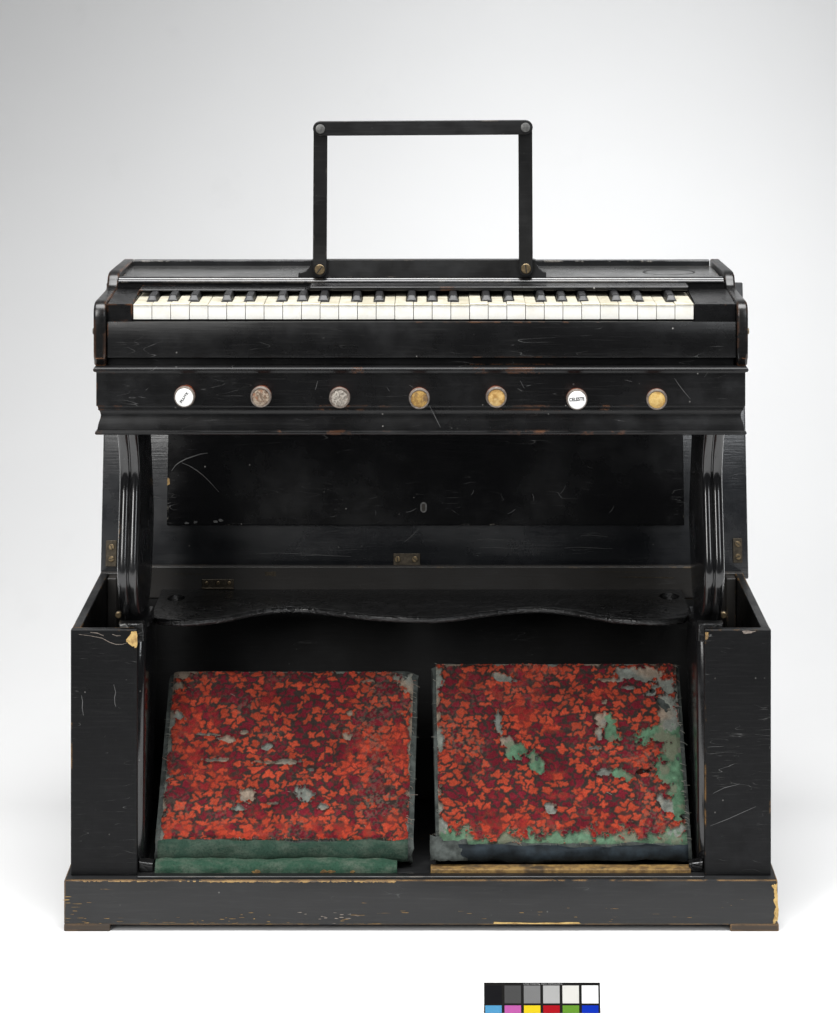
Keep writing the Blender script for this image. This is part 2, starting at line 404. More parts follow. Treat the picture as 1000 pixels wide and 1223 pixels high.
# --- back rail behind the shelf, with its brass plates
rail = obj('back_rail', box(-.387, .387, .306, .3185, .350, .394, .0012), M['inside'], root)
obj('back_board', box(-.387, .387, .308, .3185, .068, .3495, .0008), M['board'], root)
p = obj('lock_plate', box(-.3064, -.2620, .3045, .3065, .3645, .3765, .0004), M['brass_dark'], rail)
obj('plate_lip', box(-.3064, -.2620, .3020, .3050, .3632, .3655, .0004), M['brass_dark'], rail)
for x in (-.300, -.284, -.268): screw(rail, x, .3718, .3045, .0025, 'brass', .8, 12)
decal('worn_spot', [(-.2186, .3871), (-.2030, .3871), (-.2030, .3812), (-.2186, .3812)], .306, M['brass_dark'], rail, jitter=.001)
decal('worn_spot', [(.27, .3795), (.34, .3800), (.352, .3790), (.352, .3778), (.30, .3786)], .306, M['brass_dark'], rail, jitter=.0008)
scratch([(-.35, .384), (-.33, .3842), (-.31, .3838), (-.29, .3841)], .306, .0005, rail, M['brass_dark'])
scratch([(.23, .3865), (.26, .387), (.30, .3866), (.33, .387)], .306, .0004, rail, M['brass_dark'])

# --- serpentine shelf over the bellows
fr = [(-.362, .19), (-.360, .155), (-.352, .141), (-.335, .133), (-.316, .131), (-.294, .136), (-.272, .145), (-.25, .163), (-.23, .182), (-.205, .199), (-.18, .205), (-.155, .201),
      (-.129, .191), (-.105, .179), (-.083, .168), (-.06, .159), (-.037, .154), (-.01, .150), (.019, .149), (.042, .156), (.064, .168), (.087, .181), (.109, .191), (.135, .202), (.161, .205),
      (.187, .197), (.211, .182), (.234, .163), (.254, .149), (.28, .139), (.309, .135), (.335, .138), (.352, .147), (.360, .165), (.362, .19)]
zt, zb = .3625, .3535
bm = bmesh.new(); hl, hr = [], []
def oval(cx, cy, rx, ry, n=18): return [(cx + rx * math.cos(2 * math.pi * i / n), cy + ry * math.sin(2 * math.pi * i / n)) for i in range(n)]
holes = [oval(-.338, .255, .0125, .0185), oval(.342, .265, .014, .02)]
yb = .3055
nose = [(0.0, zb), (-.0022, zb + .0012), (-.0036, .358), (-.0030, zt - .0022), (-.0012, zt - .0004), (.0016, zt)]
rows = []
for (dy, z) in nose: rows.append([bm.verts.new((x, y + dy + .002, z)) for x, y in fr])
for a, b in zip(rows, rows[1:]):
    for i in range(len(fr) - 1): bm.faces.new((a[i], a[i + 1], b[i + 1], b[i]))
# top and bottom sheets with holes, filled by triangulation
for z, loop in ((zt, rows[-1]), (zb, rows[0])):
    bk = [bm.verts.new((fr[-1][0], yb, z)), bm.verts.new((fr[0][0], yb, z))]
    outer = loop + bk; ed = []
    for a, b in zip(outer, outer[1:] + outer[:1]):
        ed.append(bm.edges.get((a, b)) or bm.edges.new((a, b)))
    hv = []
    for h in holes:
        vs = [bm.verts.new((x, y, z)) for x, y in h]; hv.append(vs)
        for a, b in zip(vs, vs[1:] + vs[:1]): ed.append(bm.edges.new((a, b)))
    bmesh.ops.triangle_fill(bm, edges=ed, use_beauty=True)
    hl.append(hv)
for k in range(2):
    A, B = hl[0][k], hl[1][k]
    for i in range(len(A)):
        j = (i + 1) % len(A); bm.faces.new((A[i], A[j], B[j], B[i]))
shelf = obj('serpentine_shelf', bm, M['shelf'], root, angle=50)

# --- lid of the case, standing open and leaning back
TH = R(10.2)
lidM = Matrix.Translation((0, .334, .390)) @ Matrix.Rotation(-TH, 4, 'X')
def tilt(bm): bmesh.ops.transform(bm, matrix=lidM, verts=bm.verts); return bm
lid = obj('lid', tilt(box(-.451, .459, 0, .014, -.019, .395, .002, 2)), M['lid'], root, angle=35)
panel = obj('raised_panel', tilt(box(-.358, .369, -.013, .0005, .055, .365, .001)), M['panel'], lid)
# keyhole escutcheon: a small ring with a dark opening
def key_outline(r, h, n=14):
    pts = [(r * math.cos(a), h + r * math.sin(a)) for a in [math.pi * i / n for i in range(n + 1)]]
    pts += [(-r * .95, -h * .6)] + [(r * .95 * math.cos(a), -h * .6 + r * .95 * math.sin(a)) for a in [math.pi + math.pi * i / n for i in range(1, n)]] + [(r * .95, -h * .6)]
    return pts
kc = (.0026, .079)
obj('keyhole_ring', tilt(prism([(kc[0] + x, kc[1] + z) for x, z in key_outline(.0045, .0035)], 'y', -.0140, -.0125)), M['steel'], panel)
obj('keyhole', tilt(prism([(kc[0] + x, kc[1] + z) for x, z in key_outline(.0026, .0032)], 'y', -.0145, -.0125)), M['slot'], panel)
def hinge(x0, x1, s0, s1, screws, mat='brass_dark'):
    h = obj('hinge', tilt(box(x0, x1, -.0018, .0005, s0, s1, .0004)), M[mat], lid)
    return h
for (x0, x1, s0, s1, scr) in ((-.4443, -.4291, -.002, .034, ((-.436, .025), (-.436, .0085))), (.4378, .4507, .003, .037, ((.4445, .029), (.4445, .0115))),
                              (-.0398, -.0021, -.001, .016, ((-.0340, .008), (-.0095, .008)))):
    hinge(x0, x1, s0, s1, scr)
    for (x, s) in scr:
        b = disc(x, s, -.0036, -.0016, .0041, 18, .0006, 1)
        c = box(x - .0034, x + .0034, -.0040, -.0030, s - .0005, s + .0005, 0)
        bmesh.ops.transform(c, matrix=Matrix.Translation((x, 0, s)) @ Matrix.Rotation(random.uniform(0, 3), 4, 'Y') @ Matrix.Translation((-x, 0, -s)), verts=c.verts)
        for f in c.faces: f.material_index = 1
        me = bpy.data.meshes.new('t'); c.to_mesh(me); c.free(); b.from_mesh(me); bpy.data.meshes.remove(me)
        obj('screw', tilt(b), [M['brass'], M['slot']], lid)
def lid_scratch(pts, w, off=-.0132, par=panel, mat=None):
    bm = bmesh.new(); n = len(pts); L = []
    for i in range(n):
        a = Vector(pts[max(i - 1, 0)]); b = Vector(pts[min(i + 1, n - 1)]); d = (b - a).normalized(); x, z = pts[i]
        ww = w * (0.3 + 0.7 * math.sin(math.pi * (i + .3) / (n - .4)))
        L.append((bm.verts.new((x - d.y * ww, off, z + d.x * ww)), bm.verts.new((x + d.y * ww, off, z - d.x * ww))))
    for (a, b), (c, d) in zip(L, L[1:]): bm.faces.new((a, b, d, c))
    return obj('scratch', tilt(bm), mat or M['scratch'], par)
lid_scratch([(-.3525, .130), (-.347, .138), (-.3407, .1425), (-.332, .147), (-.323, .150), (-.312, .1535), (-.3018, .155)], .0007)
lid_scratch([(-.3384, .1415), (-.327, .137), (-.3171, .131), (-.308, .124), (-.2994, .116), (-.2853, .101)], .0005)
for k in range(8):
    x = random.uniform(-.33, .35); z = random.uniform(.06, .16); L = random.uniform(.004, .02); a = random.uniform(-.5, 1.6)
    lid_scratch([(x + L * t * math.cos(a + .3 * t), z + L * t * math.sin(a + .3 * t)) for t in (0, .35, .7, 1)], random.uniform(.0002, .0004))
for k in range(6):
    x = random.uniform(-.35, .3); z = random.uniform(.012, .045); L = random.uniform(.03, .09)
    lid_scratch([(x + L * t, z + .001 * math.sin(5 * t)) for t in (0, .35, .7, 1)], .0003, -.0002, lid)
lid_scratch([(-.024, .032), (-.016, .038), (-.008, .046), (-.003, .051)], .0005, -.0002, lid)
for (x0, s0) in ((-.330, .0585), (-.318, .0595), (-.282, .062), (-.29, .060)):
    obj('paint_chip', tilt(prism([(x0 + .0035 * math.cos(a) * random.uniform(.5, 1.2), s0 + .0022 * math.sin(a) * random.uniform(.5, 1.3)) for a in [i * .7 for i in range(9)]], 'y', -.0134, -.0128)), M['steel'], panel)
obj('paint_chip', tilt(prism([(-.3582, .110), (-.3545, .112), (-.3550, .119), (-.3575, .121), (-.3582, .119)], 'y', -.0135, -.0128)), M['gold'], panel)

# --- folding legs: an upper scroll and a lower scroll on each side
def leg_mesh(zs, f, b, xc, half, beads=True):
    bm = bmesh.new(); rows = []
    # cross-section of the front edge: fillet, two round beads, fillet
    sec = [(-half, .006)] + [(-half + .0012, .0012)]
    for c in (-half * .46, half * .46):
        for k in range(9):
            a = math.pi * k / 8
            sec.append((c - half * .42 * math.cos(a), .0012 - .0036 * math.sin(a)))
    sec += [(half - .0012, .0012), (half, .006)]
    if not beads:
        sec = [(-half, .006)] + [(-half * math.cos(math.pi * k / 10), .006 - .009 * math.sin(math.pi * k / 10)) for k in range(1, 10)] + [(half, .006)]
    for z, fy, by in zip(zs, f, b):
        r = [bm.verts.new((xc + x, fy + dy, z)) for x, dy in sec]
        r += [bm.verts.new((xc + half, by, z)), bm.verts.new((xc - half, by, z))]
        rows.append(r)
    for a, c in zip(rows, rows[1:]):
        n = len(a)
        for i in range(n): bm.faces.new((a[i], a[(i + 1) % n], c[(i + 1) % n], c[i]))
    bm.faces.new(rows[0]); bm.faces.new(rows[-1][::-1])
    return bm
zk, fk = spline([(.376, .062), (.395, .044), (.42, .026), (.440, .0135), (.455, .0105), (.47, .0130), (.50, .0220), (.53, .0310), (.555, .0380), (.575, .0400), (.60, .032), (.645, .002)], 40)
_, bk = spline([(.376, .125), (.385, .152), (.405, .180), (.44, .200), (.49, .215), (.53, .203), (.57, .188), (.61, .172), (.645, .160)], 40)
zl, fl = spline([(.066, .030), (.10, .022), (.16, .018), (.25, .022), (.32, .030), (.36, .040), (.381, .046)], 30)
_, bl = spline([(.066, .10), (.12, .14), (.20, .165), (.30, .170), (.34, .165), (.36, .150), (.381, .130)], 30)
for s in (-1, 1):
    u = obj('upper_leg', leg_mesh(zk, fk, bk, s * .3785, .0138), M['leg'], root, angle=40)
    l = obj('lower_leg', leg_mesh(zl, fl, bl, s * .3715, .0142, False), M['leg'], root, angle=40)
    # joint block, bolt and latch where the leg folds
    obj('joint_block', prism([(s * .392, .383), (s * .360, .383), (s * .359, .360), (s * .392, .350)], 'y', .0300, .0480, .002, 2), M['shelf'], l)
    obj('joint_plate', prism([(s * .3905, .3815), (s * .383, .3835), (s * .3785, .378), (s * .3785, .366), (s * .3905, .364)], 'y', .0270, .0305, .0012, 2), M['steel'] if s < 0 else M['shelf'], l)
    b = disc(s * .3955, .3865, .058, .066, .0042, 16, .001, 1)
    obj('bolt', b, M['brass'], u)
    obj('wedge_foot', prism([(s * .364, .0665), (s * .346, .0665), (s * .346, .0775), (s * .364, .080)], 'y', .012, .030, .001), M['shelf'], l)
    obj('latch', box(min(s * .407, s * .398), max(s * .407, s * .398), .205, .213, .370, .377, .001), M['brass'], u)

# --- keyboard body
def ring_loft(profile, x0, x1, y0, y1):
    """moulding run round front and sides: profile = (offset, z)"""
    bm = bmesh.new(); rows = []
    for o, z in profile:
        rows.append([bm.verts.new(p) for p in ((x0 - o, y1, z), (x0 - o, y0 - o, z), (x1 + o, y0 - o, z), (x1 + o, y1, z))])
    for a, b in zip(rows, rows[1:]):
        for i in range(4): bm.faces.new((a[i], a[(i + 1) % 4], b[(i + 1) % 4], b[i]))
    bm.faces.new(rows[0]); bm.faces.new(rows[-1][::-1])
    return bm
pf = [(-.004, .6405), (.0010, .6405), (.0022, .6415), (.0026, .6430), (.0020, .6445), (.0002, .6452), (-.0002, .6462)]
for i in range(9):     # round belly of the lower moulding
    a = i / 8; pf.append((-.0002 + .0022 * math.sin(a * math.pi * .5) - .0052 * a, .6468 + .0125 * a))
for i in range(1, 9):  # cove
    a = i / 8; pf.append((-.0032 - .0012 * math.sin(a * math.pi) + .0006 * a, .6593 + .0115 * a))
pf += [(-.0018, .6712), (-.0010, .6722), (-.0012, .6735), (-.0004, .6765), (.0008, .6770), (.0010, .6780), (.0010, .7180), (.0008, .7190),
       (.0014, .7200), (.0036, .7208), (.0046, .7225), (.0046, .7245), (.0034, .7262), (.0006, .7270), (-.004, .7272)]
srail = obj('stop_rail', ring_loft(pf, -.4115, .4115, -.041, .25), M['rail'], root, angle=28)
obj('groove_strip', box(-.400, .400, -.026, .24, .7265, .7385, .0008), M['rail'], root)
obj('key_slip', box(-.3993, .4017, -.0365, -.0175, .7375, .7835, .0014, 2), M['rail'], root, angle=35)
cp = [(.25, .727), (-.033, .727), (-.036, .733), (-.0405, .737), (-.0415, .745), (-.0420, .790), (-.0405, .799), (-.036, .8055), (-.028, .8085), (-.015, .8090), (.075, .8092), (.090, .8105),
      (.097, .8145), (.100, .8205), (.105, .8265), (.115, .8295), (.13, .8300), (.25, .8300)]
for s in (-1, 1):
    bm = prism(cp, 'x', s * .4163, s * .4005 if s < 0 else s * .4022, .0032, 3)
    for v in bm.verts: v.co.x -= s * .006 * max(0, v.co.y - .06) / .19
    ch = obj('cheek', bm, M['cheek_worn' if s < 0 else 'cheek'], root, angle=35)
    b = disc(0, 0, -.004, .003, .0042, 16, .0012, 2)
    bmesh.ops.transform(b, matrix=Matrix.Translation((s * .4165, -.012, .768)) @ Matrix.Rotation(s * R(90), 4, 'Z'), verts=b.verts)
    obj('pivot_stud', b, M['brass_dark'] if s < 0 else M['brass'], ch, angle=40)
# end blocks beside the keys
for x0, x1, xs in ((-.4005, -.3675, 1), (.3490, .4020, -1)):
    bm = prism([(-.031, .7838), (-.031, .8052), (.070, .8100), (.082, .8100), (.082, .7838)], 'x', x0, x1, .0012, 1)
    obj('key_block', bm, M['rail'], root)
# keyboard
kb = obj('keyboard', box(-.367, .3485, -.014, .085, .7838, .7880, .0004), M['rail'], root)
NW = 30; X0 = -.3668; PITCH = .02383
blackb = {}
kinds = ['F', 'G', 'A', 'B', 'C', 'D', 'E']
for i in range(NW - 1):
    k = kinds[i % 7]
    if k in 'FGACD':
        off = {'F': -.0026, 'G': 0, 'A': .0034, 'C': -.0018, 'D': .0032}[k]
        blackb[i] = X0 + PITCH * (i + 1) + off
BW = .0132
for i in range(NW):
    xa = X0 + PITCH * i + .00034; xb = X0 + PITCH * (i + 1) - .00034
    dz = random.uniform(-.0007, .0007); df = random.uniform(-.0010, .0010)
    yf = -.0305 + df; yn = -.0080; ye = .0845
    la = blackb[i - 1] + BW / 2 + .0006 if i - 1 in blackb else xa
    lb = blackb[i] - BW / 2 - .0006 if i in blackb else xb
    plan = [(xa, yf), (xb, yf), (xb, yn)]
    if lb < xb: plan += [(lb, yn)]
    plan += [(lb, ye), (la, ye)]
    if la > xa: plan += [(la, yn)]
    plan += [(xa, yn)]
    bm = prism(plan, 'z', .8030 + dz, .8052 + dz, .00045, 1)
    for f in bm.faces: f.material_index = 0
    b2 = prism([(x + (.0001 if x < (xa + xb) / 2 else -.0001), y + (.0010 if y == yf else 0)) for x, y in plan], 'z', .7855, .8032 + dz, .0003, 1)
    for f in b2.faces: f.material_index = 1
    me = bpy.data.meshes.new('t'); b2.to_mesh(me); b2.free(); bm.from_mesh(me); bpy.data.meshes.remove(me)
    obj('white_key', bm, [M['ivory_top'], M['ivory_front']], kb)
for i, xc in blackb.items():
    bm = bmesh.new(); dz = random.uniform(-.0006, .0006)
    yf = -.0060; h0 = .8030; h1 = .8122 + dz; wb = BW / 2; wt = BW / 2 - .0022
    rows = []
    for (y, hw, z) in ((yf, wb, h0), (yf + .0008, wb - .0004, .8065), (yf + .006, wt, h1 - .0008), (yf + .009, wt, h1), (.084, wt, h1)):
        rows.append((y, hw, z))
    L = []
    for (y, hw, z) in rows:
        base_w = wb
        L.append([bm.verts.new((xc - base_w, y, h0)), bm.verts.new((xc - hw, y, z)), bm.verts.new((xc - hw * .55, y, z + .0007)), bm.verts.new((xc + hw * .55, y, z + .0007)), bm.verts.new((xc + hw, y, z)), bm.verts.new((xc + base_w, y, h0))])
    for a, b in zip(L, L[1:]):
        for j in range(5): bm.faces.new((a[j], a[j + 1], b[j + 1], b[j]))
        bm.faces.new((a[5], a[0], b[0], b[5]))
    bm.faces.new(L[0]); bm.faces.new(L[-1][::-1])
    bmesh.ops.remove_doubles(bm, verts=bm.verts, dist=1e-5)
    o = obj('black_key', bm, M['blackkey'], kb)
    bmd = o.modifiers.new('edge', 'BEVEL'); bmd.width = .0007; bmd.segments = 2; bmd.limit_method = 'ANGLE'

# name board, fall rails and top
nb = obj('name_board', box(-.4000, .4000, .088, .100, .7838, .8185, .001), M['rail'], root)
obj('fall_rail', box(-.367, -.1505, .0430, .0875, .8120, .8142, .0008), M['rail'], root)
obj('fall_rail', prism([(-.1500, .8125), (-.1440, .8178), (.3480, .8182), (.3488, .8125)], 'y', .0430, .0875, .0010), M['rail'], root)
fm = [(.0880, .8165), (.0868, .8172), (.0862, .8185), (.0866, .8200), (.0880, .8212), (.0905, .8218), (.0915, .8232), (.0935, .8240), (.104, .8240), (.104, .8165)]
obj('top_moulding', prism(fm, 'x', -.3985, .3985, 0), M['top'], root, angle=40)
obj('top_board', box(-.3970, .3970, .1035, .2355, .8150, .8222, .0006), M['dusty_sheen_top'], root)
obj('top_back_rail', prism([(.2350, .813), (.2350, .8285), (.2365, .8298), (.2495, .8298), (.2495, .813)], 'x', -.3945, .3945, 0), M['top'], root)
obj('body_back', box(-.3995, .3995, .240, .2497, .7390, .8135, .0008), M['rail'], root)
# old ring stain left on the top board
bm = bmesh.new(); cxs, cys = .333, .165; L = []
for i in range(49):
    a = 2 * math.pi * i / 48; w = .0007 + .0006 * abs(math.sin(a * 1.5 + .6))
    L.append([bm.verts.new((cxs + (.034 + d) * math.cos(a), cys + (.028 + d) * math.sin(a), .8226)) for d in (-w, w)])
for a, b in zip(L, L[1:]): bm.faces.new((a[0], a[1], b[1], b[0]))
obj('ring_stain', bm, M['ink'], root)

# --- stop knobs
def text_mesh(txt, size, loc, ang, mat, parent, name='lettering', flat=False, sx=1.0, bold=0.0):
    cu = bpy.data.curves.new(name, 'FONT'); cu.body = txt; cu.size = size; cu.align_x = 'CENTER'; cu.align_y = 'CENTER'; cu.extrude = .0001; cu.offset = bold
    to = bpy.data.objects.new('t', cu); COL.objects.link(to)
    bpy.context.view_layer.update()
    me = bpy.data.meshes.new_from_object(to.evaluated_get(bpy.context.evaluated_depsgraph_get()))
    bpy.data.objects.remove(to); bpy.data.curves.remove(cu)
    if flat: mt = Matrix.Translation(loc) @ Matrix.Rotation(ang, 4, 'Z')
    else: mt = Matrix.Translation(loc) @ Matrix.Rotation(-ang, 4, 'Y') @ Matrix.Rotation(R(90), 4, 'X')
    me.transform(mt @ Matrix.Diagonal((sx, 1, 1, 1))); me.materials.clear(); me.name = name
    return link(name, me, mat, parent)
knobs = [(-.2978, .6922, 'porcelain', 'white porcelain face lettered FLUTE'), (-.2016, .6922, 'face_brown', 'bare brown face, label lost'), (-.1022, .6911, 'face_grey', 'bare grey face, label lost'),
         (-.0017, .6901, 'face_ochre', 'ochre face, label lost'), (.0955, .6917, 'face_tan', 'ochre face with torn paper left'), (.197, .689, 'porcelain', 'white porcelain face lettered CELESTE'),
         (.2975, .689, 'face_yellow', 'yellowed face, label lost')]
for x, z, fm_, lab in knobs:
    n = 36; bm = bmesh.new(); L = []
    jx, jz = random.uniform(-.0012, .0012), random.uniform(-.001, .001)
    z += .0012; zb_ = z + .0015
    for (y, r) in ((-.0405, .0085), (-.0540, .0085), (-.0565, .0098), (-.0610, .0122), (-.0660, .0133), (-.0700, .0134), (-.0735, .0130), (-.0752, .0122), (-.0752, .0112), (-.0742, .0107), (-.0735, .0)):
        t = min(1, max(0, (-.0405 - y) / .035))
        L.append([bm.verts.new((x + jx * (1 - t) + max(r, .0001) * math.cos(2 * math.pi * i / n), y, zb_ + jz * (1 - t) - .0015 * t + max(r, .0001) * math.sin(2 * math.pi * i / n))) for i in range(n)])
    for li, (a, b) in enumerate(zip(L, L[1:])):
        for i in range(n):
            f = bm.faces.new((a[i], a[(i + 1) % n], b[(i + 1) % n], b[i])); f.material_index = 1 if 5 <= li <= 8 else 0
    bm.faces.new(L[0]); bm.faces.new(L[-1][::-1])
    kn = obj('stop_knob', bm, [M['knob_wood'], M['knob_ring']], root, angle=50); kn['label'] = lab
    rr = .0106 if fm_ != 'porcelain' else .0113
    fc = obj('knob_face', disc(x, z, -.0760 if fm_ == 'porcelain' else -.0747, -.0732, rr, 36, .0006, 2), M[fm_], kn, angle=40)
    if 'FLUTE' in lab: text_mesh('FLUTE', .0043, (x, -.07615, z), R(55), M['ink'], kn, sx=1.3, bold=.00012)
    if 'CELESTE' in lab: text_mesh('CELESTE', .0058, (x - .0006, -.07615, z + .0010), R(4), M['ink'], kn, sx=.88, bold=.00014)
scratch([(.0109, .6784), (.0150, .670), (.0200, .660), (.0250, .6500)], -.0425, .0005, srail)
scratch([(.3224, .7124), (.328, .704), (.335, .695), (.3426, .686)], -.0422, .0004, srail)
for k in range(10):
    x = random.uniform(-.38, .38); z = random.uniform(.683, .715); Ls = random.uniform(.003, .012); a = random.uniform(-1.6, 1.6)
    scratch([(x + Ls * t * math.cos(a), z + Ls * t * math.sin(a)) for t in (0, .5, 1)], -.0422, random.uniform(.0002, .00035), srail)

# --- folding music rack
lb_ = [(-.162, .8238), (-.162, .8290), (-.1605, .8305), (-.157, .8310), (-.1515, .8330), (-.1475, .8370), (-.1455, .8415), (-.1450, .8465), (-.1430, .8475), (.1495, .8478), (.1515, .8465), (.1525, .8405), (.1555, .8360), (.1600, .8325), (.1640, .8312), (.1650, .8300), (.1650, .8238)]
rack = obj('music_rack', prism(lb_, 'y', .0920, .1020, .0008), M['rack'], root)
def bar(pa, pb, w, y0, y1, name):
    a, b = Vector(pa), Vector(pb); d = (b - a).normalized(); pts = []; th = math.atan2(d.y, d.x); n = 10
    for i in range(n + 1): t = th + math.pi / 2 + math.pi * i / n; pts.append((a.x + w * math.cos(t), a.y + w * math.sin(t)))
    for i in range(n + 1): t = th - math.pi / 2 + math.pi * i / n; pts.append((b.x + w * math.cos(t), b.y + w * math.sin(t)))
    return obj(name, prism(pts, 'y', y0, y1, .0007), M['rack'], rack)
bar((-.1335, .8345), (-.1325, 1.0215), .0091, .0855, .0917, 'upright')
bar((.1380, .8355), (.1372, 1.0228), .0091, .0855, .0917, 'upright')
bar((-.1325, 1.0212), (.1372, 1.0228), .0096, .0790, .0853, 'top_bar')
screw(rack, -.1335, .8352, .0856, .0068, 'brass', -.9, 28); screw(rack, .1380, .8365, .0856, .0066, 'brass', 1.45, 28)
for x, z in ((-.1325, 1.0208), (.1372, 1.0228)):
    obj('rivet', disc(x, z, .0775, .0792, .0062, 28, .0006, 2), M['steel'], rack, angle=40)

# --- bellows pedals with worn carpet
rng = np.random.default_rng(5)
def smooth_noise(nx, ny, cells, seed):
    g = np.random.default_rng(seed).random((int(cells * ny / nx) + 3, cells + 3))
    ys = np.linspace(0, g.shape[0] - 2.001, ny); xs = np.linspace(0, g.shape[1] - 2.001, nx)
    yi = ys.astype(int); xi = xs.astype(int); fy = (ys - yi)[:, None]; fx = (xs - xi)[None, :]
    fy = fy * fy * (3 - 2 * fy); fx = fx * fx * (3 - 2 * fx)
    a = g[np.ix_(yi, xi)]; b = g[np.ix_(yi, xi + 1)]; c = g[np.ix_(yi + 1, xi)]; d = g[np.ix_(yi + 1, xi + 1)]
    return (a * (1 - fx) + b * fx) * (1 - fy) + (c * (1 - fx) + d * fx) * fy
def fbm(nx, ny, cells, seed):
    o = 0; amp = .5
    for k in range(4): o = o + amp * smooth_noise(nx, ny, cells * 2 ** k, seed + k); amp *= .5
    return o / .9375
def carpet_fields(Wd, Ld, seed, patches, fringe):
    nx, ny = int(Wd / .0008), int(Ld / .0008)
    U, V = np.meshgrid(np.linspace(0, Wd, nx), np.linspace(0, Ld, ny))
    wu = (fbm(nx, ny, 44, seed) - .5) * .006 + (fbm(nx, ny, 9, seed + 3) - .5) * .014; wv = (fbm(nx, ny, 44, seed + 9) - .5) * .006 + (fbm(nx, ny, 9, seed + 5) - .5) * .014
    Uw, Vw = U + wu, V + wv
    ground = np.array([.033, .023, .020]); col = np.tile(ground, (ny, nx, 1)); pile = np.full((ny, nx), .75)
    r = np.random.default_rng(seed)
    pu, pv = .0128, .0094; order = [(i, j) for j in range(-1, int(Ld / pv) + 2) for i in range(-1, int(Wd / pu) + 2)]; r.shuffle(order)
    for i, j in order:
        cu = (i + .5 * (j % 2)) * pu + r.uniform(-.0022, .0022); cv = j * pv + r.uniform(-.0018, .0018)
        k = 4 if r.random() < .6 else r.integers(3, 6); ph = r.uniform(0, 6.28); amp = r.uniform(.24, .38); rad = r.uniform(.0039, .0048); ex = r.uniform(1.15, 1.6); k2 = r.uniform(0, 6.28)
        i0, i1 = max(0, int((cu - .014) / .0008)), min(nx, int((cu + .014) / .0008)); j0, j1 = max(0, int((cv - .013) / .0008)), min(ny, int((cv + .013) / .0008))
        if i1 <= i0 or j1 <= j0: continue
        du = (Uw[j0:j1, i0:i1] - cu) / ex; dv = Vw[j0:j1, i0:i1] - cv
        rr = np.hypot(du, dv); th = np.arctan2(dv, du)
        edge_ = rad * (1 + amp * np.cos(k * th + ph) + .14 * np.cos(th + k2)); ins = rr < edge_
        halo = rr < edge_ + .0020; col[j0:j1, i0:i1][halo] = ground; pile[j0:j1, i0:i1][halo] = .75
        tone = (.385, .052, .024) if r.random() < (.70 if (i + j) % 2 else .42) else (.140, .009, .018)
        col[j0:j1, i0:i1][ins] = np.array(tone) * r.uniform(.8, 1.12); pile[j0:j1, i0:i1][ins] = 1.0
    # places rubbed until the ground itself looks red
    rub = np.clip((fbm(nx, ny, 7, seed + 81) - .54) * 7, 0, 1) * np.clip((fbm(nx, ny, 34, seed + 82) - .42) * 7, 0, 1)
    col = col * (1 - .45 * rub[..., None]) + np.array([.36, .030, .016]) * .45 * rub[..., None]
    for _ in range(1):   # dye bled a little between neighbouring tufts
        pad = np.pad(col, ((1, 1), (1, 1), (0, 0)), 'edge'); col = .4 * col + .15 * (pad[:-2, 1:-1] + pad[2:, 1:-1] + pad[1:-1, :-2] + pad[1:-1, 2:])
    # faded, dusty and rubbed zones
    dust = fbm(nx, ny, 6, seed + 30); fine = fbm(nx, ny, 90, seed + 31)
    col = col * (0.72 + .5 * fbm(nx, ny, 8, seed + 33))[..., None] * (.75 + .5 * fine)[..., None] * np.random.default_rng(seed + 77).uniform(.72, 1.2, (ny, nx))[..., None]
    dm = (np.clip((dust - .52) * 3, 0, 1) * np.clip((fbm(nx, ny, 120, seed + 35) - .5) * 6, 0, .55))[..., None]
    col = col * (1 - dm) + np.array([.14, .10, .075]) * dm
    red = np.clip((.2 - V / Ld) * 3.2, 0, .55)[..., None] * np.clip((fbm(nx, ny, 30, seed + 40) - .45) * 9, 0, 1)[..., None]
    col = col * (1 - red) + np.array([.42, .038, .018]) * red
    bare = np.zeros((ny, nx)); green = np.zeros((ny, nx)); hole = np.zeros((ny, nx))
    ragged = (fbm(nx, ny, 26, seed + 50) - .5) * 2.2 + (fine - .5) * 1.6
    for (u, v, ru, rv, ang, kind) in patches:
        du = U / Wd - u; dv = V / Ld - v
        ca, sa = math.cos(ang), math.sin(ang)
        a = du * ca + dv * sa; b = -du * sa + dv * ca
        q = (1.02 if kind == 'g' else .9) - np.sqrt((a / ru) ** 2 + (b / rv) ** 2) + ragged * .75
        m = np.clip(q * 8, 0, 1)
        if kind == 'k': hole = np.maximum(hole, m); continue
        bare = np.maximum(bare, m)
        if kind == 'g': green = np.maximum(green, m)
        elif kind == 't': green = green * (1 - m)
    # frayed rim all round
    rim = np.minimum(np.minimum(U, Wd - U), (Ld - V) * 1.3) / .0045 + ragged * 1.6
    bare = np.maximum(bare, np.clip((.55 - rim) * 3, 0, 1))
    fr_ = V / fringe + ragged * .9
    bot = np.clip((1 - fr_) * 4, 0, 1); bare = np.maximum(bare, bot); green = np.maximum(green, bot * .9)
    tan = np.array([.27, .215, .165]) * (.55 + .9 * fine)[..., None]
    grey = np.array([.20, .215, .19]) * (.5 + .9 * fbm(nx, ny, 60, seed + 61))[..., None]
    tg = np.clip((fbm(nx, ny, 9, seed + 62) - .45) * 8, 0, 1)[..., None]
    bc = tan * tg + grey * (1 - tg)
    gc = np.array([.095, .19, .115]) * (.35 + 1.2 * fbm(nx, ny, 50, seed + 63))[..., None]
    gt = np.clip((fbm(nx, ny, 24, seed + 64) - .5) * 6, 0, .7)[..., None]; gc = gc * (1 - gt) + np.array([.17, .16, .115]) * gt
    bc = bc * (1 - green[..., None]) + gc * green[..., None]
    col = col * (1 - bare[..., None]) + bc * bare[..., None]
    col = col * (1 - .93 * hole[..., None])  # dark holes, and the torn flap's shadow painted into the colour
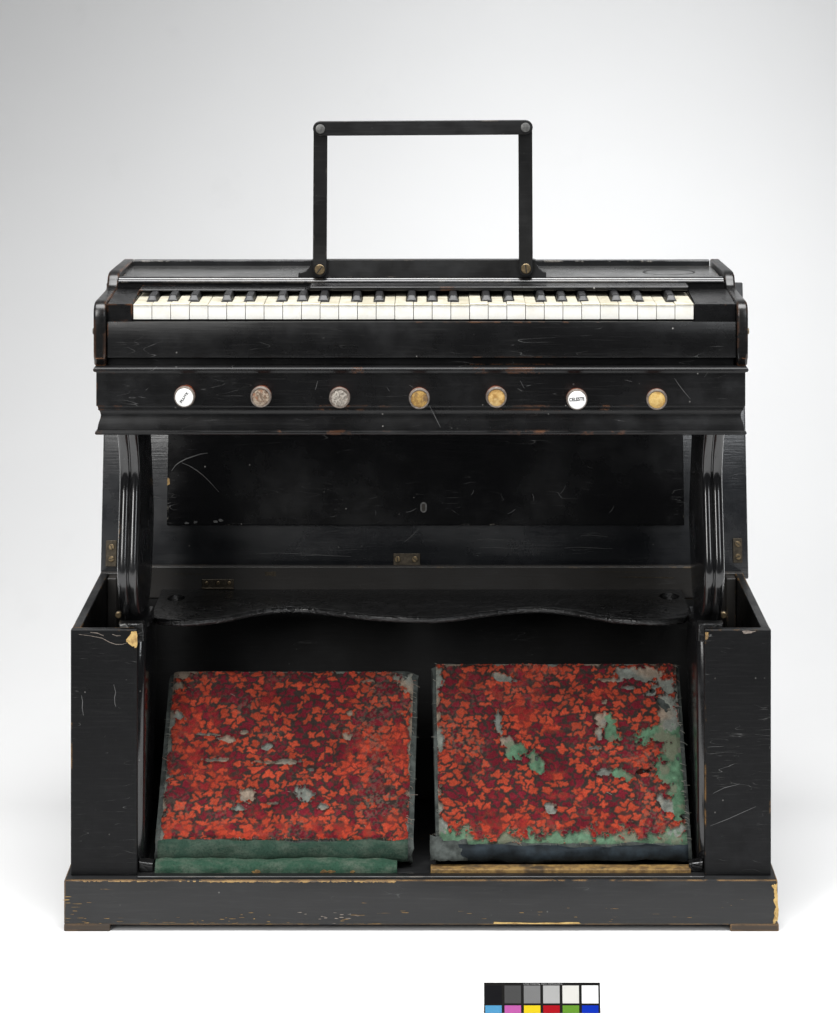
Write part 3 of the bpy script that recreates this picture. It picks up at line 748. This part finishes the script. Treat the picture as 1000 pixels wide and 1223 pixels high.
    hgt = -.003 * hole + .0006 + .0016 * pile * (1 - bare) + (fine - .5) * .0011 + (fbm(nx, ny, 5, seed + 70) - .5) * .006
    # lifted torn edge along the bare patches
    gy, gx = np.gradient(bare); e = np.clip(np.hypot(gx, gy) * 3, 0, 1); hgt = hgt + e * (1 - bare) * .0032
    return nx, ny, U, V, np.clip(col, 0, 1), hgt
def carpet_mat():
    t = NT('worn_carpet'); at = t.n('ShaderNodeAttribute', attribute_name='weave'); c = t.coord()
    n = t.noise(c, 900, 3, .6)
    col = t.mix(t.math('MULTIPLY', t.ramp(n, .3, .75), .3), at.outputs['Color'], (.02, .016, .014))
    t.l(col, t.b.inputs['Base Color']); t.b.inputs['Roughness'].default_value = .95; t.b.inputs['Specular IOR Level'].default_value = .12
    bp = t.n('ShaderNodeBump'); bp.inputs['Strength'].default_value = .6; bp.inputs['Distance'].default_value = .001
    t.l(n, bp.inputs['Height']); t.l(bp.outputs[0], t.b.inputs['Normal'])
    return t.m
M['carpet'] = carpet_mat()

def pedal(x0, x1, ztop, zfront, shear, seed, patches, fringe, front_mat, label, zlow=.075):
    yf, yb_ = .030, .160
    A = Vector((0, yf, zfront)); B = Vector((0, yb_, ztop)); L = (B - A).length; sdir = (B - A).normalized(); nrm = Vector((0, -sdir.z, sdir.y))
    Wd = x1 - x0
    # cushion body: profile in (y,z), rounded nose
    r_ = .007
    prof = [(yf + .004, zlow), (yf - .003, zlow + .006), (yf - .0045, zfront - .012), (yf - .004, zfront - .004)]
    p1 = A + nrm * -.001 + sdir * .006; p2 = B + nrm * -.001 - sdir * .006
    prof += [(p1.y, p1.z), (p2.y, p2.z), (B.y + .004, B.z - .002), (B.y + .016, B.z - .010), (B.y + .022, B.z - .025), (yf + .055, zlow)]
    bm = bmesh.new(); nxs = 26; rows = []
    for i in range(nxs + 1):
        t = i / nxs; x = x0 + Wd * t
        rd = min(t, 1 - t) * Wd; inset = .006 * max(0, 1 - rd / .008) ** 2
        rows.append([bm.verts.new((x, y + inset * (.6 if k < 4 else .3) + random.uniform(-.0007, .0007), z - inset + random.uniform(-.0007, .0007))) for k, (y, z) in enumerate(prof)])
    for a, b in zip(rows, rows[1:]):
        n = len(a)
        for i in range(n): bm.faces.new((a[i], a[(i + 1) % n], b[(i + 1) % n], b[i]))
    bm.faces.new(rows[0]); bm.faces.new(rows[-1][::-1])
    for v in bm.verts:
        v.co.x += shear * (v.co.z - zfront) / (ztop - zfront)
    for k_, v in enumerate(rows[0]): v.co.x += random.uniform(-.002, .001)
    for k_, v in enumerate(rows[-1]): v.co.x += random.uniform(-.001, .0035)
    body = obj('pedal', bm, M['grey_cloth'], root, angle=50); body['label'] = label
    # front binding
    bm = bmesh.new(); rows = []; q = [(yf - .004, zfront + .0015), (yf - .0062, zfront - .003), (yf - .0072, (zfront + zlow) / 2 + .003), (yf - .006, zlow + .006), (yf - .001, zlow + .0005)]
    ns = 60
    for i in range(ns + 1):
        x = x0 + .003 + (Wd - .008) * i / ns
        rows.append([bm.verts.new((x, y + .0016 * math.sin(i * .31 + k) + .0008 * math.sin(i * .9 + 2 * k) + random.uniform(-.0005, .0005), z + .0018 * math.sin(i * .13 + k * 2) + .0008 * math.sin(i * .53) + random.uniform(-.0006, .0006))) for k, (y, z) in enumerate(q)])
    for a, b in zip(rows, rows[1:]):
        for i in range(len(q) - 1): bm.faces.new((a[i], a[i + 1], b[i + 1], b[i]))
    ob = obj('front_binding', bm, front_mat, body, smooth=True)
    so = ob.modifiers.new('thick', 'SOLIDIFY'); so.thickness = .0016
    # carpet sheet
    m_in = .005
    nx, ny, U, V, col, h = carpet_fields(Wd - 2 * m_in, L + .002, seed, patches, fringe)
    X = x0 + m_in + U; s = V - .002
    edge = np.minimum(U, (Wd - 2 * m_in) - U); droop = .004 * np.clip(1 - edge / .008, 0, 1) ** 2
    fd = np.clip(1 - V / .010, 0, 1) ** 2; bd_ = np.clip(1 - (L + .002 - V) / .008, 0, 1) ** 2
    hh = h - droop - .004 * fd - .004 * bd_
    Y = A.y + sdir.y * s + nrm.y * hh; Z = A.z + sdir.z * s + nrm.z * hh
    X = X + shear * (Z - zfront) / (ztop - zfront)
    co = np.stack([X, Y, Z], -1).reshape(-1, 3).astype(np.float32)
    idx = np.arange(nx * ny).reshape(ny, nx)
    quads = np.stack([idx[:-1, :-1], idx[:-1, 1:], idx[1:, 1:], idx[1:, :-1]], -1).reshape(-1, 4)
    me = bpy.data.meshes.new('carpet'); me.vertices.add(len(co)); me.vertices.foreach_set('co', co.ravel())
    me.loops.add(quads.size); me.loops.foreach_set('vertex_index', quads.ravel().astype(np.int32))
    me.polygons.add(len(quads)); me.polygons.foreach_set('loop_start', np.arange(0, quads.size, 4, dtype=np.int32))
    me.update(calc_edges=True); me.validate()
    ca = me.color_attributes.new('weave', 'FLOAT_COLOR', 'POINT')
    ca.data.foreach_set('color', np.concatenate([col.reshape(-1, 3), np.ones((nx * ny, 1))], 1).astype(np.float32).ravel())
    link('carpet', me, M['carpet'], body, True)
    # loose threads along the worn edges
    bm = bmesh.new(); g3 = co.reshape(ny, nx, 3); rr = random.Random(seed)
    for k in range(170):
        side = rr.random()
        if side < .5: j, i = rr.randint(0, 8), rr.randint(0, nx - 1); d = Vector((rr.uniform(-.7, .7), -.35, -.7))
        elif side < .7: j, i = rr.randint(0, ny - 1), rr.randint(0, 4); d = Vector((-1, -.1, rr.uniform(-.6, .5)))
        elif side < .9: j, i = rr.randint(0, ny - 1), nx - 1 - rr.randint(0, 4); d = Vector((1, -.1, rr.uniform(-.6, .5)))
        else: j, i = rr.randint(0, ny - 1), rr.randint(0, nx - 1); d = Vector((rr.uniform(-1, 1), -.12, rr.uniform(-.5, .5)))
        p = Vector(g3[j, i]) + nrm * .0006; ln = rr.uniform(.003, .009); w = rr.uniform(.00015, .0003); bend = Vector((rr.uniform(-.5, .5), 0, rr.uniform(-.5, .2)))
        prev = None
        for q_ in range(4):
            t_ = q_ / 3; c_ = p + (d + bend * t_) * ln * t_ + nrm * .001 * math.sin(t_ * 3.1)
            pr_ = (bm.verts.new(c_ + Vector((w, 0, w))), bm.verts.new(c_ - Vector((w, 0, w))))
            if prev: bm.faces.new((prev[0], prev[1], pr_[1], pr_[0]))
            prev = pr_
    fo = obj('loose_threads', bm, M['thread'], body); fo['kind'] = 'stuff'
    return body
def LP(x, y, rx, ry, ang=0, k='b'):
    yy = (690 - y) / 625; xl = 90 + (35 - 90) * (1 - yy); xr = 925 - 5 * (1 - yy)
    return ((x - xl) / (xr - xl), yy, rx / 860, ry / 625, ang, k)
def RP(x, y, rx, ry, ang=0, k='b'):
    yy = .03 + .97 * (625 - y) / 592; xl = 75 + 20 * (1 - yy); xr = 875 + 45 * (1 - yy)
    return ((x - xl) / (xr - xl), yy, rx / 812, ry / 592, ang, k)
left_p = [LP(270, 318, 34, 13, -.25), LP(225, 305, 60, 6, -.1), LP(335, 297, 14, 9), LP(415, 352, 32, 15), LP(465, 406, 90, 8, .05), LP(230, 398, 45, 7, .06), LP(345, 525, 30, 32, 0, 't'), LP(318, 570, 24, 16, 0, 't'),
          LP(552, 520, 32, 26, 0, 't'), LP(610, 565, 18, 12, 0, 't'), LP(698, 312, 20, 17), LP(703, 228, 10, 14), LP(120, 78, 40, 18, 0, 't'), LP(105, 128, 26, 16), LP(100, 236, 36, 20, 0, 't'), LP(58, 455, 26, 11, 0, 't'),
          LP(900, 95, 58, 34, -.7, 't'), LP(925, 125, 26, 40, 0, 't'), LP(765, 105, 24, 8), LP(890, 230, 13, 5), LP(430, 556, 35, 6), LP(570, 432, 14, 7), LP(45, 560, 16, 20), LP(70, 340, 14, 30)]
right_p = [RP(285, 240, 15, 34, .1), RP(320, 305, 32, 20, -.5), RP(345, 328, 40, 26, .3, 'g'), RP(412, 365, 22, 40, .2, 'g'), RP(632, 228, 22, 32, 0, 't'), RP(664, 262, 22, 46, .1, 'g'), RP(620, 270, 16, 24, 0, 't'), RP(612, 320, 26, 8), RP(645, 400, 34, 13, 0, 't'),
           RP(695, 405, 38, 16, -.3, 'g'), RP(465, 520, 22, 17), RP(735, 490, 24, 6), RP(300, 86, 44, 10, -.35, 't'), RP(876, 370, 50, 165, .04, 'g'), RP(835, 282, 70, 30, .1, 'g'), RP(850, 190, 34, 60, .1, 't'), RP(840, 110, 40, 38, 0, 't'),
           RP(760, 70, 110, 22, -.05, 't'), RP(655, 92, 40, 8, 0, 't'), RP(850, 505, 24, 32, .5, 't'), RP(893, 480, 24, 60, 0, 'g'), RP(100, 580, 28, 26, 0, 't'), RP(85, 90, 14, 30, 0, 't'), RP(95, 290, 12, 40, 0, 't'), RP(720, 118, 26, 6), RP(800, 135, 26, 8, .4), RP(640, 165, 12, 9), RP(875, 595, 40, 16, .5, 't'),
           RP(765, 398, 44, 9, .25, 'k'), RP(835, 175, 14, 22, .6, 'k'), RP(800, 128, 10, 6, 0, 'k'), RP(885, 350, 8, 10, 0, 'k'), RP(415, 352, 7, 10, 0, 'k'), RP(905, 545, 12, 8, 0, 'k'), RP(835, 402, 26, 40, .3, 'g'), RP(790, 268, 32, 16, .2, 'g')]
pl = pedal(-.344, -.012, .287, .101, .007, 11, left_p, .0035, M['felt'], 'pedal with green felt front edge')
pr = pedal(.0185, .351, .297, .0945, -.004, 23, right_p, .0205, M['cloth'], 'pedal with torn carpet showing green felt')
# hinge cloths and laths in front of the pedals
bm = bmesh.new(); rows = []; q = [(.030, .0806), (.020, .0812), (.0115, .0795), (.0075, .0755), (.0062, .0705), (.0060, .0664), (.030, .0664)]
for i in range(91):
    x = -.343 + .312 * i / 90; e = min(1, min(i, 90 - i) / 4)
    rows.append([bm.verts.new((x + random.uniform(-.0004, .0004), y + (1 - e) * .003 + .0007 * math.sin(i * .37 + k) + random.uniform(-.0004, .0004), max(.0662, z - (1 - e) * .003 * (k < 4) + (.0011 * math.sin(i * .11 + k) + .0005 * math.sin(i * .7) if k < 4 else 0)))) for k, (y, z) in enumerate(q)])
for a, b in zip(rows, rows[1:]):
    for i in range(len(q)): bm.faces.new((a[i], a[(i + 1) % len(q)], b[(i + 1) % len(q)], b[i]))
bm.faces.new(rows[0]); bm.faces.new(rows[-1][::-1])
hc = obj('hinge_cloth', bm, M['felt_pale'], root, angle=60)
for (cx, w) in ((-.212, .006), (-.125, .005), (-.115, .006), (-.088, .003)):
    obj('worn_spot', prism([(cx + w * math.cos(a) * random.uniform(.6, 1.3), .0692 + .0022 * math.sin(a) * random.uniform(.5, 1.2)) for a in [i * .63 for i in range(10)]], 'y', .0054, .0064), M['gold'], hc)
obj('hinge_lath', box(.0125, .348, .006, .0260, .0662, .0722, .0012, 2), M['gold'], root)
obj('ledge_strip', box(-.364, .364, -.0105, .0030, .0662, .0685, .0008), M['rack'], root)
# torn leather corner between the pedals
bm = bmesh.new(); rows = []
for i in range(9):
    rows.append([bm.verts.new((.012 + .006 * i + random.uniform(-.001, .001), .0195 - .004 * math.sin(i * .4) + .002 * k, .080 + .0045 * k + random.uniform(-.0015, .0015) + (.006 if i < 3 and k == 5 else 0))) for k in range(6)])
for a, b in zip(rows, rows[1:]):
    for i in range(5): bm.faces.new((a[i], a[i + 1], b[i + 1], b[i]))
o = obj('torn_leather', bm, M['grey_cloth'], pr, smooth=True)
so = o.modifiers.new('thick', 'SOLIDIFY'); so.thickness = .001

# ------------------------------------------------------------------ colour reference card lying on the paper
card = bpy.data.objects.new('colour_reference_card', None); COL.objects.link(card)
card.location = (.1445, -.288, 0)
card.rotation_euler = (R(78), 0, 0)
card['label'] = 'small black-bordered colour reference card with grey and bright squares on white floor'
card['category'] = 'colour chart'
def flatmat(n, c, r=.6):
    m = bpy.data.materials.new(n); m.use_nodes = True; b = m.node_tree.nodes['Principled BSDF']
    nt = m.node_tree; nz = nt.nodes.new('ShaderNodeTexNoise'); nz.inputs['Scale'].default_value = 300
    mx = nt.nodes.new('ShaderNodeMix'); mx.data_type = 'RGBA'; nt.links.new(nz.outputs[0], mx.inputs[0])
    mx.inputs[6].default_value = (*[x * .96 for x in c], 1); mx.inputs[7].default_value = (*[min(1, x * 1.02) for x in c], 1)
    nt.links.new(mx.outputs[2], b.inputs['Base Color']); b.inputs['Roughness'].default_value = r; b.inputs['Specular IOR Level'].default_value = .05
    return m
HW, H = .0688, .0345
obj('card', box(-HW, HW, .0001, H, -.0012, 0, .0002), flatmat('card_black', (.010, .0095, .009)), card)
obj('prop', prism([(.0002, -.0012), (.026, -.0012), (.0065, -.021), (.0045, -.021)], 'x', -.012, .012), flatmat('prop_grey', (.3, .3, .3)), card)
cols = [(.006, .006, .007), (.052, .052, .052), (.145, .145, .145), (.31, .31, .305), (.52, .51, .48), (.80, .80, .80)]
cols2 = [(.062, .225, .39), (.36, .08, .27), (.56, .42, .013), (.29, .005, .010), (.092, .21, .022), (.0025, .022, .31)]
pw = .0229
for i in range(6):
    xa = -HW + .0014 + i * pw; xb = xa + pw - .0034
    obj('patch', box(xa, xb, .0113, .0312, -.0002, .0004, 0), flatmat('patch_grey_%d' % i, cols[i]), card)
    obj('patch', box(xa, xb, .0004, .0089, -.0002, .0004, 0), flatmat('patch_hue_%d' % i, cols2[i]), card)
text_mesh('ColorChecker Color Rendition Chart', .0022, (.001, .0329, .0003), R(180), flatmat('card_white', (.35, .35, .35)), card, flat=True, sx=1.35)
